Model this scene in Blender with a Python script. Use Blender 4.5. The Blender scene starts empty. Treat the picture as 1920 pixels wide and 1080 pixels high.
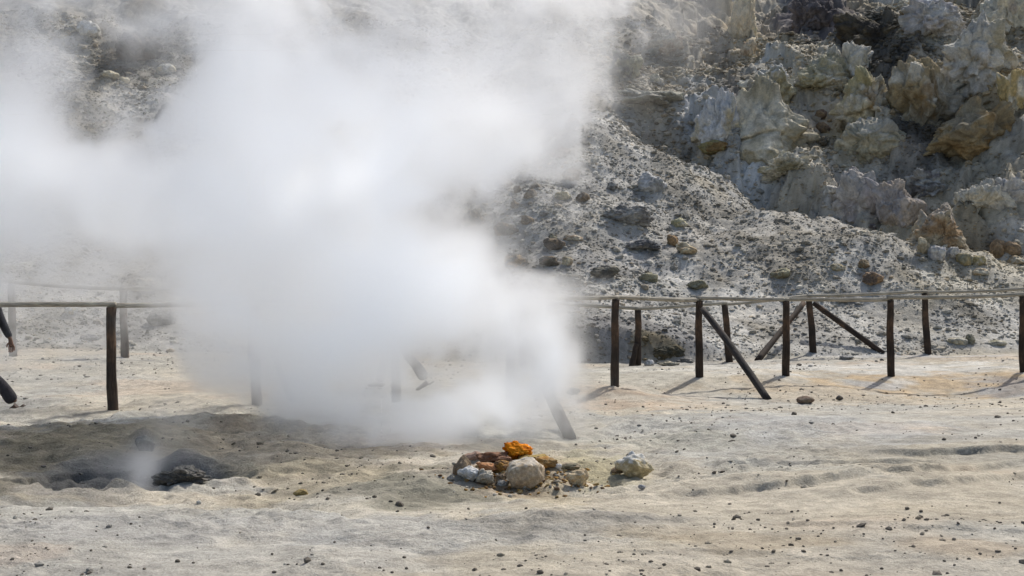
import bpy, bmesh, math, random
import numpy as np
from mathutils import Vector, Matrix

# ------------------------------------------------------------------ camera, world, sun, exposure
F = 2400.0; CAMZ = 1.2; PITCH = math.atan(22.0 / F)
sc = bpy.context.scene
col = sc.collection
cam_data = bpy.data.cameras.new("camera")
cam = bpy.data.objects.new("camera", cam_data); col.objects.link(cam)
cam_data.sensor_width = 36.0; cam_data.lens = 36.0 * F / 1920.0
cam_data.clip_start = 0.1; cam_data.clip_end = 500.0
cam.location = (0, 0, CAMZ); cam.rotation_euler = (math.pi / 2 + PITCH, 0, 0)
sc.camera = cam

SUN_EL = math.radians(47.0)
SUN_AZ = math.radians(34.0)            # clockwise from +Y towards +X (behind the slope, to the right)
sx, sy, sz = math.sin(SUN_AZ) * math.cos(SUN_EL), math.cos(SUN_AZ) * math.cos(SUN_EL), math.sin(SUN_EL)
world = bpy.data.worlds.new("World"); sc.world = world; world.use_nodes = True
wn = world.node_tree.nodes; wl = world.node_tree.links
sky = wn.new("ShaderNodeTexSky"); sky.sky_type = 'NISHITA'; sky.sun_disc = False
sky.sun_elevation = SUN_EL; sky.sun_rotation = SUN_AZ
sky.air_density = 1.0; sky.dust_density = 3.0; sky.ozone_density = 0.6
bg = wn["Background"]; bg.inputs["Strength"].default_value = 0.12
wl.new(sky.outputs[0], bg.inputs[0])
sl = bpy.data.lights.new("sun", 'SUN'); sl.energy = 3.7; sl.angle = math.radians(0.6); sl.color = (1.0, 0.955, 0.89)
sun = bpy.data.objects.new("sun", sl); col.objects.link(sun)
sun.rotation_euler = Vector((sx, sy, sz)).to_track_quat('Z', 'Y').to_euler()
sun.location = (10, 20, 30)
vs = sc.view_settings
vs.view_transform = 'Standard'; vs.look = 'None'; vs.gamma = 1.0; vs.exposure = 0.08
cy = sc.cycles
cy.use_denoising = True
cy.max_bounces = 50; cy.diffuse_bounces = 2; cy.glossy_bounces = 1; cy.transparent_max_bounces = 64
cy.volume_bounces = 48; cy.volume_step_rate = 2.0; cy.volume_max_steps = 128
cy.use_adaptive_sampling = False

# ------------------------------------------------------------------ noise
def lattice2(ix, iy, seed):
    h = (ix.astype(np.int64) * 374761393 + iy.astype(np.int64) * 668265263 + seed * 1274126177) & 0xffffffff
    h = ((h ^ (h >> 13)) * 1274126177) & 0xffffffff
    h = h ^ (h >> 16)
    return (h & 0xffff) / 65535.0
def noise2(x, y, seed=0):
    ix = np.floor(x); iy = np.floor(y); fx = x - ix; fy = y - iy
    u = fx * fx * fx * (fx * (fx * 6 - 15) + 10); v = fy * fy * fy * (fy * (fy * 6 - 15) + 10)
    a = lattice2(ix, iy, seed); b = lattice2(ix + 1, iy, seed); c = lattice2(ix, iy + 1, seed); d = lattice2(ix + 1, iy + 1, seed)
    return (a + (b - a) * u) * (1 - v) + (c + (d - c) * u) * v - 0.5
def fbm2(x, y, seed=0, octv=4, gain=0.5):
    r = 0; a = 1.0
    for i in range(octv):
        c, s = math.cos(0.7 * i + seed), math.sin(0.7 * i + seed)
        r = r + a * noise2((x * c - y * s) * 2 ** i + 17.3 * i, (x * s + y * c) * 2 ** i - 9.1 * i, seed + i * 31)
        a *= gain
    return r
def noise3(p, seed=0):
    i = np.floor(p).astype(np.int64); f = p - i
    w = f * f * f * (f * (f * 6 - 15) + 10)
    r = 0
    for dx in (0, 1):
        for dy in (0, 1):
            for dz in (0, 1):
                h = ((i[:, 0] + dx) * 374761393 + (i[:, 1] + dy) * 668265263 + (i[:, 2] + dz) * 2147483647 * 3 + seed * 974126177) & 0xffffffff
                h = ((h ^ (h >> 13)) * 1274126177) & 0xffffffff
                h = h ^ (h >> 16)
                r = r + ((h & 0xffff) / 65535.0) * (w[:, 0] if dx else 1 - w[:, 0]) * (w[:, 1] if dy else 1 - w[:, 1]) * (w[:, 2] if dz else 1 - w[:, 2])
    return r - 0.5
def fbm3(p, seed=0, octv=4, gain=0.5):
    r = 0; a = 1.0
    for k in range(octv):
        r = r + a * noise3(p * 2 ** k + 11.7 * k, seed + 7 * k); a *= gain
    return r
def worley2(x, y, seed):
    ix = np.floor(x); iy = np.floor(y); b1 = np.full(x.shape, 9.0); b2 = np.full(x.shape, 9.0); h = np.zeros(x.shape)
    for dx in (-1, 0, 1):
        for dy in (-1, 0, 1):
            cx, cy_ = ix + dx, iy + dy
            px = cx + .1 + .8 * lattice2(cx, cy_, seed); py = cy_ + .1 + .8 * lattice2(cx, cy_, seed + 7)
            d = (x - px) ** 2 + (y - py) ** 2
            v = lattice2(cx, cy_, seed + 13) - .5 + (lattice2(cx, cy_, seed + 17) - .5) * (x - px) * 1.6 + (lattice2(cx, cy_, seed + 19) - .3) * (y - py) * 1.6
            nw = d < b1; b2 = np.where(nw, b1, np.minimum(b2, d)); h = np.where(nw, v, h); b1 = np.where(nw, d, b1)
    return h, np.sqrt(b2) - np.sqrt(b1)
def sstep(a, b, x):
    t = np.clip((x - a) / (b - a), 0, 1); return t * t * (3 - 2 * t)

# ------------------------------------------------------------------ picture rays
def ray(px, py):
    u = (px - 960.0) / F; v = (540.0 - py) / F
    return np.array([u, math.cos(PITCH) - v * math.sin(PITCH), math.sin(PITCH) + v * math.cos(PITCH)])
def P(px, py, d):
    r = ray(px, py); r = r / r[1] * d
    return np.array([r[0], r[1], CAMZ + r[2]])

# ------------------------------------------------------------------ terrain height
GC = [ # pixel x, pixel y, distance: where the ground lies
 (-60,1080,5.55),(480,1080,5.6),(960,1080,5.55),(1440,1080,5.55),(1980,1080,5.5),
 (0,1000,6.55),(600,1000,6.55),(1200,1000,6.6),(1900,1000,6.6),
 (0,952,7.35),(300,952,7.4),(600,956,7.3),(850,966,7.15),(1100,960,7.3),(1500,950,7.45),(1900,945,7.5),
 (100,905,9.2),(270,925,8.6),(420,915,8.9),(620,922,8.5),(820,925,8.4),(986,918,8.55),(1190,895,8.95),(1500,895,8.75),(1900,880,9.2),
 (40,850,10.1),(180,872,9.9),(330,868,9.9),(500,850,10.3),(700,860,10.0),(950,850,10.6),(1300,850,10.4),(1900,830,10.8),
 (40,800,12.3),(210,800,12.6),(430,800,12.3),(600,810,12.3),(800,800,13.0),(1068,823,12.6),(1300,790,13.0),(1600,790,12.9),(1900,780,13.2),
 (-100,775,14.5),(210,768,14.9),(481,758,15.3),(745,752,15.7),(957,752,16.3),(1100,765,16.8),(1153,723,17.7),
 (1240,740,18.4),(1440,748,17.6),(1300,772,15.6),(1600,748,17.6),(1850,745,18.3),(1311,707,19.3),(1475,705,19.6),(1670,706,20.0),(1770,733,19.2),(1590,725,19.2),(1918,697,20.2),(1990,715,18.6),
 (0,715,18.5),(400,715,18.5),(800,712,19.0),(1000,705,19.8),(1250,695,21.3),(1450,690,22.0),(1700,688,22.3),(1960,680,23.0),
 (-100,668,21.6),(22,668,22.0),(232,670,22.5),(480,675,23.2),(740,682,23.8),(980,686,24.2),(1195,685,24.7),(1372,678,25.2),(1527,660,27.0),(1742,663,26.5),(1950,655,27.4),
 (-200,655,26.0),(2100,650,29.0),
]
gp = np.array([P(*c) for c in GC])
def tps(r2): return 0.5 * r2 * np.log(r2 + 1e-9)
_n = len(gp); _A = np.zeros((_n + 3, _n + 3))
_d2 = (gp[:, None, 0] - gp[None, :, 0]) ** 2 + (gp[:, None, 1] - gp[None, :, 1]) ** 2
_A[:_n, :_n] = tps(_d2) + np.eye(_n) * 0.15
_A[:_n, _n] = 1; _A[:_n, _n + 1] = gp[:, 0]; _A[:_n, _n + 2] = gp[:, 1]
_A[_n, :_n] = 1; _A[_n + 1, :_n] = gp[:, 0]; _A[_n + 2, :_n] = gp[:, 1]
_w = np.linalg.solve(_A, np.concatenate([gp[:, 2], np.zeros(3)]))
def flat(x, y):
    xe = 6.5 + 0.12 * np.clip(y, 0, 30)
    x = np.clip(x, -xe, xe); y = np.clip(y, 5.2, 27.0)
    r = _w[_n] + _w[_n + 1] * x + _w[_n + 2] * y
    for i in range(_n):
        r = r + _w[i] * tps((x - gp[i, 0]) ** 2 + (y - gp[i, 1]) ** 2)
    return r
CA = np.array([3.6, 39.5]); CB = np.array([10.6, 31.0]); CD = (CB - CA) / np.linalg.norm(CB - CA); CN = np.array([-CD[1], CD[0]])
def hillz(x, y):
    y0 = 25.2 + 0.9 * sstep(3, 8, x) + 0.5 * noise2(x * 0.35, x * 0 + 3, 5)
    t = np.clip(y - y0, 0, None)
    bank = 0.50 * sstep(0, .6, t) * np.exp(-((x - 1.6) / 2.2) ** 2)
    s1 = 0.36 + 0.06 * noise2(x * 0.12, y * 0.1, 9)
    z = s1 * np.minimum(t, 9) + 0.50 * np.clip(t - 9, 0, 12) + 0.56 * np.clip(t - 21, 0, None) + bank
    z = z * sstep(-0.2, 1.2, t) if False else z
    # scree fan with a gully on its right
    qx = x - CA[0]; qy = y - CA[1]
    along = qx * CD[0] + qy * CD[1]; s = qx * CN[0] + qy * CN[1]
    s = s + 0.5 * noise2(along * 0.5, along * 0 + 1, 3) + .45 * noise2(along * 1.7, along * 0 + 5, 4) + .2 * noise2(along * 5, along * 0 + 7, 6)
    m = sstep(-3, 1, along) * (1 - sstep(9.5, 13.5, along))
    z = z + m * (0.55 * np.exp(-((s + 1.2) / 2.0) ** 2) - 1.15 * np.exp(-((s - 1.3) / 0.8) ** 2) + 0.30 * np.clip(s - 1.6, 0, 7))
    return z, t
def H(x, y, fine=True):
    x = np.asarray(x, float); y = np.asarray(y, float)
    g = flat(x, y)
    hz, t = hillz(x, y)
    k = sstep(0.0, 2.5, t)
    z = g + hz
    rough = fbm2(x * 0.28, y * 0.28, 21, 3) * 0.9
    z = z + k * rough * sstep(0, 8, t)
    if fine:
        big = fbm2(x * 0.9, y * 0.9, 41, 3)
        z = z + k * (big * 0.17)
        rg = 1 - np.abs(fbm2(x * 1.7, y * 1.7, 71, 4)) * 2.4
        al_ = (x - CA[0]) * CD[0] + (y - CA[1]) * CD[1]; s_ = (x - CA[0]) * CN[0] + (y - CA[1]) * CN[1] + 0.5 * noise2(al_ * 0.5, al_ * 0 + 1, 3)
        upper = np.maximum(sstep(0.9, 2.4, s_) * sstep(-2.5, 0.0, al_) * (1 - sstep(9.0, 12.0, al_)), sstep(39.5, 43, y + 1.5 * noise2(x * .5, y * .5, 8)) * sstep(4.5, 8, x) + .2 * sstep(42, 46, y))
        upper = np.minimum(upper, 1.0)
        z = z + k * rg * (0.03 + 0.14 * upper)
        wx_ = x + .5 * fbm2(x * 1.2, y * 1.2, 23, 3); wy_ = y + .5 * fbm2(x * 1.2, y * 1.2, 24, 3)
        w1, e1 = worley2(wx_ * .55, wy_ * .45, 301); w2, e2 = worley2(wx_ * 1.7, wy_ * 1.4, 302)
        z = z + k * upper * (w1 * .62 + w2 * .26 - .12 * (1 - sstep(0, .12, e2)))
        z = z + k * (fbm2(x * 4.0, y * 4.0, 91, 3, 0.6) * 0.04 + fbm2(x * 9.0, y * 9.0, 92, 2, 0.6) * 0.03)
        # near ground: trodden clay
        f = 1 - k
        lb = sstep(7.6, 8.6, y) * (1 - sstep(14.5, 17, y)) * (1 - sstep(1.0, 2.6, x))
        z = z + f * (fbm2(x * 1.1, y * 1.1, 51, 3) * (0.04 + .07 * lb) + fbm2(x * 6, y * 6, 61, 4, 0.6) * (0.012 + .026 * lb) + fbm2(x * 22, y * 22, 62, 2) * .006)
        z = z - f * .008 * sstep(.17, .27, noise2(x * 3.1, y * 2.2, 58)) * sstep(-.05, .15, noise2(x * .4, y * .4, 59))
        br = sstep(0.02, 0.3, fbm2(x * 0.5, y * 0.5, 77, 3) )
        z = z + f * br * np.abs(fbm2(x * 9, y * 9, 81, 3, 0.6)) * 0.040
        for (ax, ay, bx, by, w, h) in LEDGES:
            dx, dy = bx - ax, by - ay; L = math.hypot(dx, dy)
            al = ((x - ax) * dx + (y - ay) * dy) / L; sd = (-(x - ax) * dy + (y - ay) * dx) / L
            sd = sd + 0.25 * noise2(al * 1.1, al * 0 + 2, 13) + 0.06 * noise2(al * 6, al * 0 + 2, 14)
            mm = sstep(-0.6, 0.3, al) * (1 - sstep(L - 0.3, L + 0.6, al))
            z = z - h * mm * sstep(-0.01, 0.05, sd) * (1 - sstep(0.1, w, sd))
    ex = (x - PIT[0]) / .82; ey = (y - PIT[1]) / .62
    near_ = (np.abs(ex) < 2) & (np.abs(ey) < 2)
    if fine and near_.any():
        pm = (1 - sstep(.55, .95, np.sqrt(ex ** 2 + ey ** 2) + fbm2(x * 2.6, y * 2.6, 44, 4, .6) * .8)) * near_
        z = z - pm * (.06 + .13 * fbm2(x * 5, y * 5, 45, 4, .65))
    for (ax, ay, r, h) in PITS:
        q = ((x - ax) ** 2 + ((y - ay) * 1.1) ** 2) / r ** 2
        z = z + h * np.exp(-q)
    return z
LEDGES = []; PITS = []; PIT = P(262, 893, 9.25)
def hit(px, py, dmin=4.5):
    r = ray(px, py); r = r / r[1]
    d = np.concatenate([np.arange(dmin, 28, 0.02), np.arange(28, 75, 0.03)])
    zz = H(r[0] * d, d); rz = CAMZ + r[2] * d
    k = np.nonzero(rz <= zz)[0]
    i = k[0] if len(k) else len(d) - 1
    return np.array([r[0] * d[i], d[i], zz[i]])
def ledge(p0, p1, w=0.7, h=0.03):
    a = P(p0[0], p0[1], 2880.0 / (p0[1] - 562)); b = P(p1[0], p1[1], 2880.0 / (p1[1] - 562))
    LEDGES.append((a[0], a[1], b[0], b[1], w, h))
# the steps worn in the clay, each drops towards the far side
ledge((-150, 948), (520, 948), 1.6, 0.10)
ledge((480, 950), (830, 972), 1.0, 0.05)
ledge((1290, 922), (1560, 900), 0.9, -0.05)
ledge((1560, 905), (1930, 868), 0.8, -0.045)
ledge((1690, 852), (1990, 846), 0.9, -0.06)
ledge((1440, 866), (1720, 862), 0.8, -0.04)
ledge((1620, 925), (1990, 880), 0.7, -0.04)
ledge((900, 985), (1300, 968), 0.5, -0.02)
ledge((1480, 985), (1920, 1000), 0.5, -0.02)
ledge((1250, 1030), (1700, 1040), 0.4, -0.015)
for (px, py, r, h) in ((180, 890, 0.2, -0.10), (345, 868, 0.2, 0.12), (180, 858, .3, .08), (262, 838, 0.16, 0.10), (440, 800, .5, .06), (500,790,.22,-.06), (760, 795, 0.35, -0.10), (560, 790, 0.5, -0.05),(90, 790,.6,-.05)):
    d = 2880.0 / (py - 562) * (1.05); a = P(px, py, d); PITS.append((a[0], a[1], r, h))

# ------------------------------------------------------------------ mesh and material helpers
def mesh_np(name, v, faces_flat, sizes, cols=None, smooth=True):
    me = bpy.data.meshes.new(name)
    me.vertices.add(len(v)); me.vertices.foreach_set("co", np.asarray(v, np.float32).ravel())
    me.loops.add(len(faces_flat)); me.loops.foreach_set("vertex_index", np.asarray(faces_flat, np.int32))
    nf = len(sizes)
    me.polygons.add(nf)
    starts = np.concatenate([[0], np.cumsum(sizes)[:-1]]).astype(np.int32)
    me.polygons.foreach_set("loop_start", starts)
    me.polygons.foreach_set("loop_total", np.asarray(sizes, np.int32))
    me.polygons.foreach_set("use_smooth", np.full(nf, smooth, bool))
    if cols is not None:
        at = me.color_attributes.new("Col", 'FLOAT_COLOR', 'POINT')
        c4 = np.ones((len(v), 4), np.float32); c4[:, :3] = np.clip(cols, 0, 1)
        at.data.foreach_set("color", c4.ravel())
    me.update(calc_edges=True); me.validate()
    return me
def link(name, me, mat=None, parent=None):
    o = bpy.data.objects.new(name, me); col.objects.link(o)
    if mat is not None: me.materials.append(mat)
    if parent is not None: o.parent = parent
    return o
def tag(o, label=None, cat=None, group=None, kind=None):
    if label: o["label"] = label
    if cat: o["category"] = cat
    if group: o["group"] = group
    if kind: o["kind"] = kind
    return o
def empty(name, loc=(0, 0, 0), rz=0):
    o = bpy.data.objects.new(name, None); col.objects.link(o); o.location = loc; o.rotation_euler = (0, 0, rz)
    o.empty_display_size = 0.2
    return o
def new_mat(name):
    m = bpy.data.materials.new(name); m.use_nodes = True
    nt = m.node_tree; b = nt.nodes["Principled BSDF"]
    b.inputs["Roughness"].default_value = 0.92; b.inputs["Specular IOR Level"].default_value = 0.2
    return m, nt, b
def nnoise(nt, vec, scale, detail=4, rough=0.55, dist=0.0):
    n = nt.nodes.new("ShaderNodeTexNoise"); n.inputs["Scale"].default_value = scale; n.inputs["Detail"].default_value = detail
    n.inputs["Roughness"].default_value = rough; n.inputs["Distortion"].default_value = dist
    nt.links.new(vec, n.inputs["Vector"]); return n.outputs["Fac"]
def nramp(nt, fac, stops):
    r = nt.nodes.new("ShaderNodeValToRGB"); nt.links.new(fac, r.inputs[0])
    e = r.color_ramp.elements
    while len(e) < len(stops): e.new(0.5)
    for i, (p, c) in enumerate(stops): e[i].position = p; e[i].color = (*c, 1) if len(c) == 3 else c
    return r.outputs[0]
def nmix(nt, mode, fac, a, b):
    m = nt.nodes.new("ShaderNodeMix"); m.data_type = 'RGBA'; m.blend_type = mode
    for s, val in ((m.inputs[0], fac), (m.inputs[6], a), (m.inputs[7], b)):
        if isinstance(val, (int, float)): s.default_value = val
        elif isinstance(val, tuple): s.default_value = (*val, 1)
        else: nt.links.new(val, s)
    return m.outputs[2]
def nmath(nt, op, a, b=0.0, clamp=False):
    m = nt.nodes.new("ShaderNodeMath"); m.operation = op; m.use_clamp = clamp
    for s, val in ((m.inputs[0], a), (m.inputs[1], b)):
        if isinstance(val, (int, float)): s.default_value = val
        else: nt.links.new(val, s)
    return m.outputs[0]
def nbump(nt, b, h, dist, strength=1.0):
    bp = nt.nodes.new("ShaderNodeBump"); bp.inputs["Distance"].default_value = dist; bp.inputs["Strength"].default_value = strength
    nt.links.new(h, bp.inputs["Height"]); nt.links.new(bp.outputs[0], b.inputs["Normal"])

def earth_material(name, scales, contrast, bump, speck=0.0):
    m, nt, b = new_mat(name)
    tc = nt.nodes.new("ShaderNodeTexCoord").outputs["Object"]
    at = nt.nodes.new("ShaderNodeAttribute"); at.attribute_name = "Col"
    c = at.outputs["Color"]
    lo, hi = 1 - contrast, 1 + contrast * 0.6
    n1 = nnoise(nt, tc, scales[0], 5, 0.65)
    n2 = nnoise(nt, tc, scales[1], 5, 0.7)
    c = nmix(nt, 'MULTIPLY', 1.0, c, nramp(nt, n1, [(0.3, (lo, lo, lo)), (0.7, (hi, hi, hi))]))
    c = nmix(nt, 'MULTIPLY', 1.0, c, nramp(nt, n2, [(0.32, (lo, lo, lo * 0.97)), (0.68, (hi, hi, hi))]))
    if speck:
        v = nt.nodes.new("ShaderNodeTexVoronoi"); v.inputs["Scale"].default_value = speck; nt.links.new(tc, v.inputs["Vector"])
        n3 = nnoise(nt, tc, speck * 0.08, 3, 0.6)
        k = nmath(nt, 'MULTIPLY', nramp(nt, v.outputs["Distance"], [(0.10, (1, 1, 1)), (0.2, (0, 0, 0))]), nramp(nt, n3, [(0.5, (0, 0, 0)), (0.62, (1, 1, 1))]))
        c = nmix(nt, 'MIX', nmath(nt, 'MULTIPLY', k, 0.75), c, (0.10, 0.09, 0.075))
    nt.links.new(c, b.inputs["Base Color"])
    h = nmath(nt, 'ADD', nmath(nt, 'MULTIPLY', n1, 0.6), nmath(nt, 'MULTIPLY', n2, 0.4))
    nbump(nt, b, h, bump)
    return m
M_ground = earth_material("clay ground", (9, 55), 0.26, 0.03, speck=38)
M_hill = earth_material("volcanic scree", (7, 26), 0.18, 0.06)
M_rock = earth_material("fumarole rock", (3.5, 15), 0.26, 0.16)
M_stone = earth_material("near stone", (28, 110), 0.2, 0.012)

# ------------------------------------------------------------------ terrain meshes
def lines(a, b, step, far, ratio=1.35):
    core = list(np.arange(a, b, step))
    lo = [a]; s = step
    while lo[-1] > -far: s *= ratio; lo.append(lo[-1] - s)
    hi = [core[-1]]; s = step
    while hi[-1] < far: s *= ratio; hi.append(hi[-1] + s)
    return np.array(lo[:0:-1] + core + hi[1:])
def patch_colour(x, y, colr, patches, sc_=0.8):
    for (px, py, rx, ry, c, w) in patches:
        p = hit(px, py)
        d = p[1]
        wx = rx / F * d
        q = hit(px, py - ry); wy = max(abs(q[1] - d), 0.25)
        wy = min(wy, 9.0)
        nx = fbm2(x * sc_, y * sc_, int(px) % 97, 4) * 0.95 - 0.12
        r = np.sqrt(((x - p[0]) / wx) ** 2 + ((y - p[1]) / wy) ** 2) + nx
        k = (w * (1 - sstep(0.45, 1.15, r)))[:, None]
        colr = colr * (1 - k) + np.array(c)[None] * k
    return colr
def grid(name, xl, yl, colour_fn, mat, zoff=None):
    X, Y = np.meshgrid(xl, yl); x = X.ravel(); y = Y.ravel()
    z = H(x, y)
    if zoff is not None: z = z + zoff(x, y)
    nx, ny = len(xl), len(yl)
    i = (np.arange(ny - 1)[:, None] * nx + np.arange(nx - 1)[None]).ravel()
    f = np.stack([i, i + 1, i + 1 + nx, i + nx], 1)
    me = mesh_np(name, np.stack([x, y, z], 1), f.ravel(), np.full(len(f), 4), colour_fn(x, y))
    return link(name, me, mat)

BEIGE = np.array((.48, .43, .34)); GREYC = np.array((.415, .40, .355)); PEACH = np.array((.50, .395, .29)); OLIVE = (.175, .16, .105)
GP = [
 (300, 1050, 700, 60, (.37, .36, .33), .7), (900, 985, 400, 25, (.35, .35, .335), .7), (150, 985, 400, 25, (.37, .36, .34), .6),
 (200, 930, 330, 12, (.54, .47, .36), .8), (700, 950, 300, 7, (.50, .45, .35), .6),
 (1500, 1040, 450, 50, (.48, .435, .36), .6),
 (330, 905, 620, 36, (.25, .205, .13), .9), (330, 835, 600, 45, (.27, .22, .14), .85),
 (380, 902, 470, 40, OLIVE, .85), (740, 905, 190, 24, (.17, .16, .115), .85), (80, 850, 190, 45, (.21, .18, .115), .85),
 (255, 890, 165, 34, (.13, .128, .12), .85), (180, 888, 70, 22, (.10, .098, .09), .95), (335, 885, 80, 28, (.085, .085, .085), .95), (265, 833, 30, 16, (.16, .16, .15), .8),
 (600, 850, 120, 25, (.44, .37, .25), .6), (500, 800, 110, 25, (.34, .27, .175), .7), (430, 790, 60, 12, (.30, .22, .14), .5),
 (60, 775, 120, 14, (.25, .24, .21), .6),
 (1010, 872, 120, 22, (.38, .30, .17), .6), (1140, 872, 80, 16, (.36, .32, .17), .6), (940, 868, 70, 10, (.32, .22, .14), .6),
 (1200, 742, 130, 16, (.47, .35, .24), .75), (1400, 725, 180, 16, (.50, .40, .27), .7), (1760, 722, 230, 24, (.47, .345, .20), .95),
 (1600, 745, 200, 16, (.46, .38, .27), .6), (1900, 725, 70, 16, (.24, .24, .25), .7), (1640, 722, 40, 5, (.42,.44,.46), .6),
 (1320, 790, 200, 22, (.36, .36, .335), .65), (1560, 800, 200, 20, (.38, .385, .38), .6), (1080, 800, 60, 25, (.36, .32, .24), .5),
 (1250, 830, 200, 20, (.34, .33, .27), .55), (1650, 850, 250, 18, (.38, .35, .28), .5), (1450, 880, 160, 12, (.42, .41, .35), .6),
 (1500, 690, 500, 9, (.56, .545, .50), .9), (1200, 700, 150, 12, (.50, .48, .41), .6), (500, 690, 500, 14, (.44, .41, .34), .6),
 (1600, 668, 300, 6, (.46, .455, .45), .7), (1450, 664, 80, 5, (.34, .31, .22), .6),
 (1700, 960, 260, 16, (.36, .31, .23), .6), (1420, 1020, 170, 14, (.38, .31, .21), .6), (1250, 1000, 120, 8, (.36, .30, .21), .5), (1800, 1020, 120, 8, (.40, .31, .21), .55), (1150, 975, 200, 8, (.33, .30, .25), .5), (60, 1030, 90, 14, (.42, .34, .27), .5),
]
def ground_colour(x, y):
    n = fbm2(x * 0.45, y * 0.45, 11, 4)[:, None]
    c = BEIGE + (GREYC - BEIGE) * sstep(-0.15, 0.3, n)
    n = fbm2(x * 0.6, y * 0.8, 12, 4)[:, None]
    c = c + (PEACH - c) * (sstep(0.1, 0.45, n) * 0.6)
    c = patch_colour(x, y, c, GP, 2.2)
    n = fbm2(x * 3, y * 3, 15, 4)[:, None]
    n2 = fbm2(x * 12, y * 12, 16, 3)[:, None]
    c = c * (1 + 0.36 * n + 0.22 * n2)
    t = hillz(x, y)[1]; k = sstep(-.15, .5, t)[:, None]
    return c * (1 - k) + hill_colour(x, y) * k if k.max() > 0 else c
HB = np.array((.37, .362, .345))
HP = [
 (1250, 420, 420, 160, (.30, .295, .285), .8), (1600, 450, 220, 70, (.31, .305, .29), .6), (1500, 560, 420, 60, (.33, .325, .31), .5),
 (1180, 630, 130, 35, (.15, .15, .155), .85), (1240, 650, 45, 14, (.15, .125, .075), .8), (1090, 480, 160, 40, (.24, .235, .23), .5), (1250, 540, 150, 22, (.21,.21,.20), .45),
 (1250, 120, 190, 120, (.27, .245, .205), .75), (1500, 60, 200, 70, (.25, .22, .18), .75), (1390, 60, 40, 60, (.44, .38, .27), .6),
 (1345, 205, 60, 60, (.42, .44, .47), .7), (1450, 120, 60, 20, (.50, .52, .54), .6),
 (1700, 120, 330, 170, (.33, .30, .24), .75), (1850, 220, 160, 80, (.24, .185, .10), .65), (1630, 190, 70, 40, (.38, .31, .14), .5),
 (1620, 50, 75, 45, (.05, .05, .05), .85), (1530, 20, 60, 60, (.11, .10, .11), .8), (1390, 200, 25, 60, (.10, .09, .085), .6),  # shade of the cave mouth painted near black, then dark smear and crack
 (1650, 345, 130, 50, (.29, .265, .235), .7), (1790, 410, 110, 40, (.27, .235, .17), .6), (1850, 330, 140, 50, (.32, .31, .28), .6),
 (1480, 370, 110, 50, (.31, .28, .22), .7), (1540, 250, 60, 60, (.27, .24, .20), .5), (1850, 500, 160, 30, (.36, .33, .26), .5),
 (1380, 440, 120, 60, (.27, .25, .22), .35), (1560, 420, 100, 40, (.25, .235, .215), .4), (1800, 600, 160, 20, (.25,.25,.25), .4),
 (250, 90, 110, 70, (.13, .115, .09), .8), (150, 50, 60, 40, (.40, .37, .32), .6), (300, 240, 80, 60, (.20, .20, .20), .5), (260, 600, 140, 40, (.20, .20, .20), .6), (450, 280, 50, 40, (.15, .15, .15), .6),
 (200, 655, 180, 8, (.15, .145, .13), .8),
]
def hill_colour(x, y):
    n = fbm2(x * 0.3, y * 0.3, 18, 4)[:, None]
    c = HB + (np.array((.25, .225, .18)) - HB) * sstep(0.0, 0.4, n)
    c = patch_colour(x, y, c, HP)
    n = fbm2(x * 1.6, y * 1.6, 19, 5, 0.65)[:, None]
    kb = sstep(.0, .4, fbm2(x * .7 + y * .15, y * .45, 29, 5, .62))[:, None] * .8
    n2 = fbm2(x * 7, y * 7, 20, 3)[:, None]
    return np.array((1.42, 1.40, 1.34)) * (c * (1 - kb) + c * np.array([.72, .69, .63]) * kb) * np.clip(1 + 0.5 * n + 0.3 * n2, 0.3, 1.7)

gx = lines(-9.0, 10.5, 0.032, 90)
ys = [4.4]
while ys[-1] < 26.4: ys.append(ys[-1] + max(0.014, 0.0022 * ys[-1]))
yb = [4.4]; s = 0.03
while yb[-1] > -80: s *= 1.3; yb.append(yb[-1] - s)
ground = grid("ground", gx, np.array(yb[:0:-1] + ys), ground_colour, M_ground)
tag(ground, "pale trodden clay ground between and in front of the two wooden fences", "ground", kind="structure")
hx = lines(-20.5, 22.0, 0.055, 95)
hy = np.concatenate([np.arange(25.6, 34, 0.05), np.arange(34, 56, 0.06), 56 + np.cumsum(0.06 * 1.3 ** np.arange(1, 20))])
hill = grid("hillside", hx, hy, hill_colour, M_hill, zoff=lambda x, y: -0.03 * (1 - sstep(25.9, 26.5, y)))
tag(hill, "grey rubble slope of the crater rising behind the far fence", "hillside", kind="structure")

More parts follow.
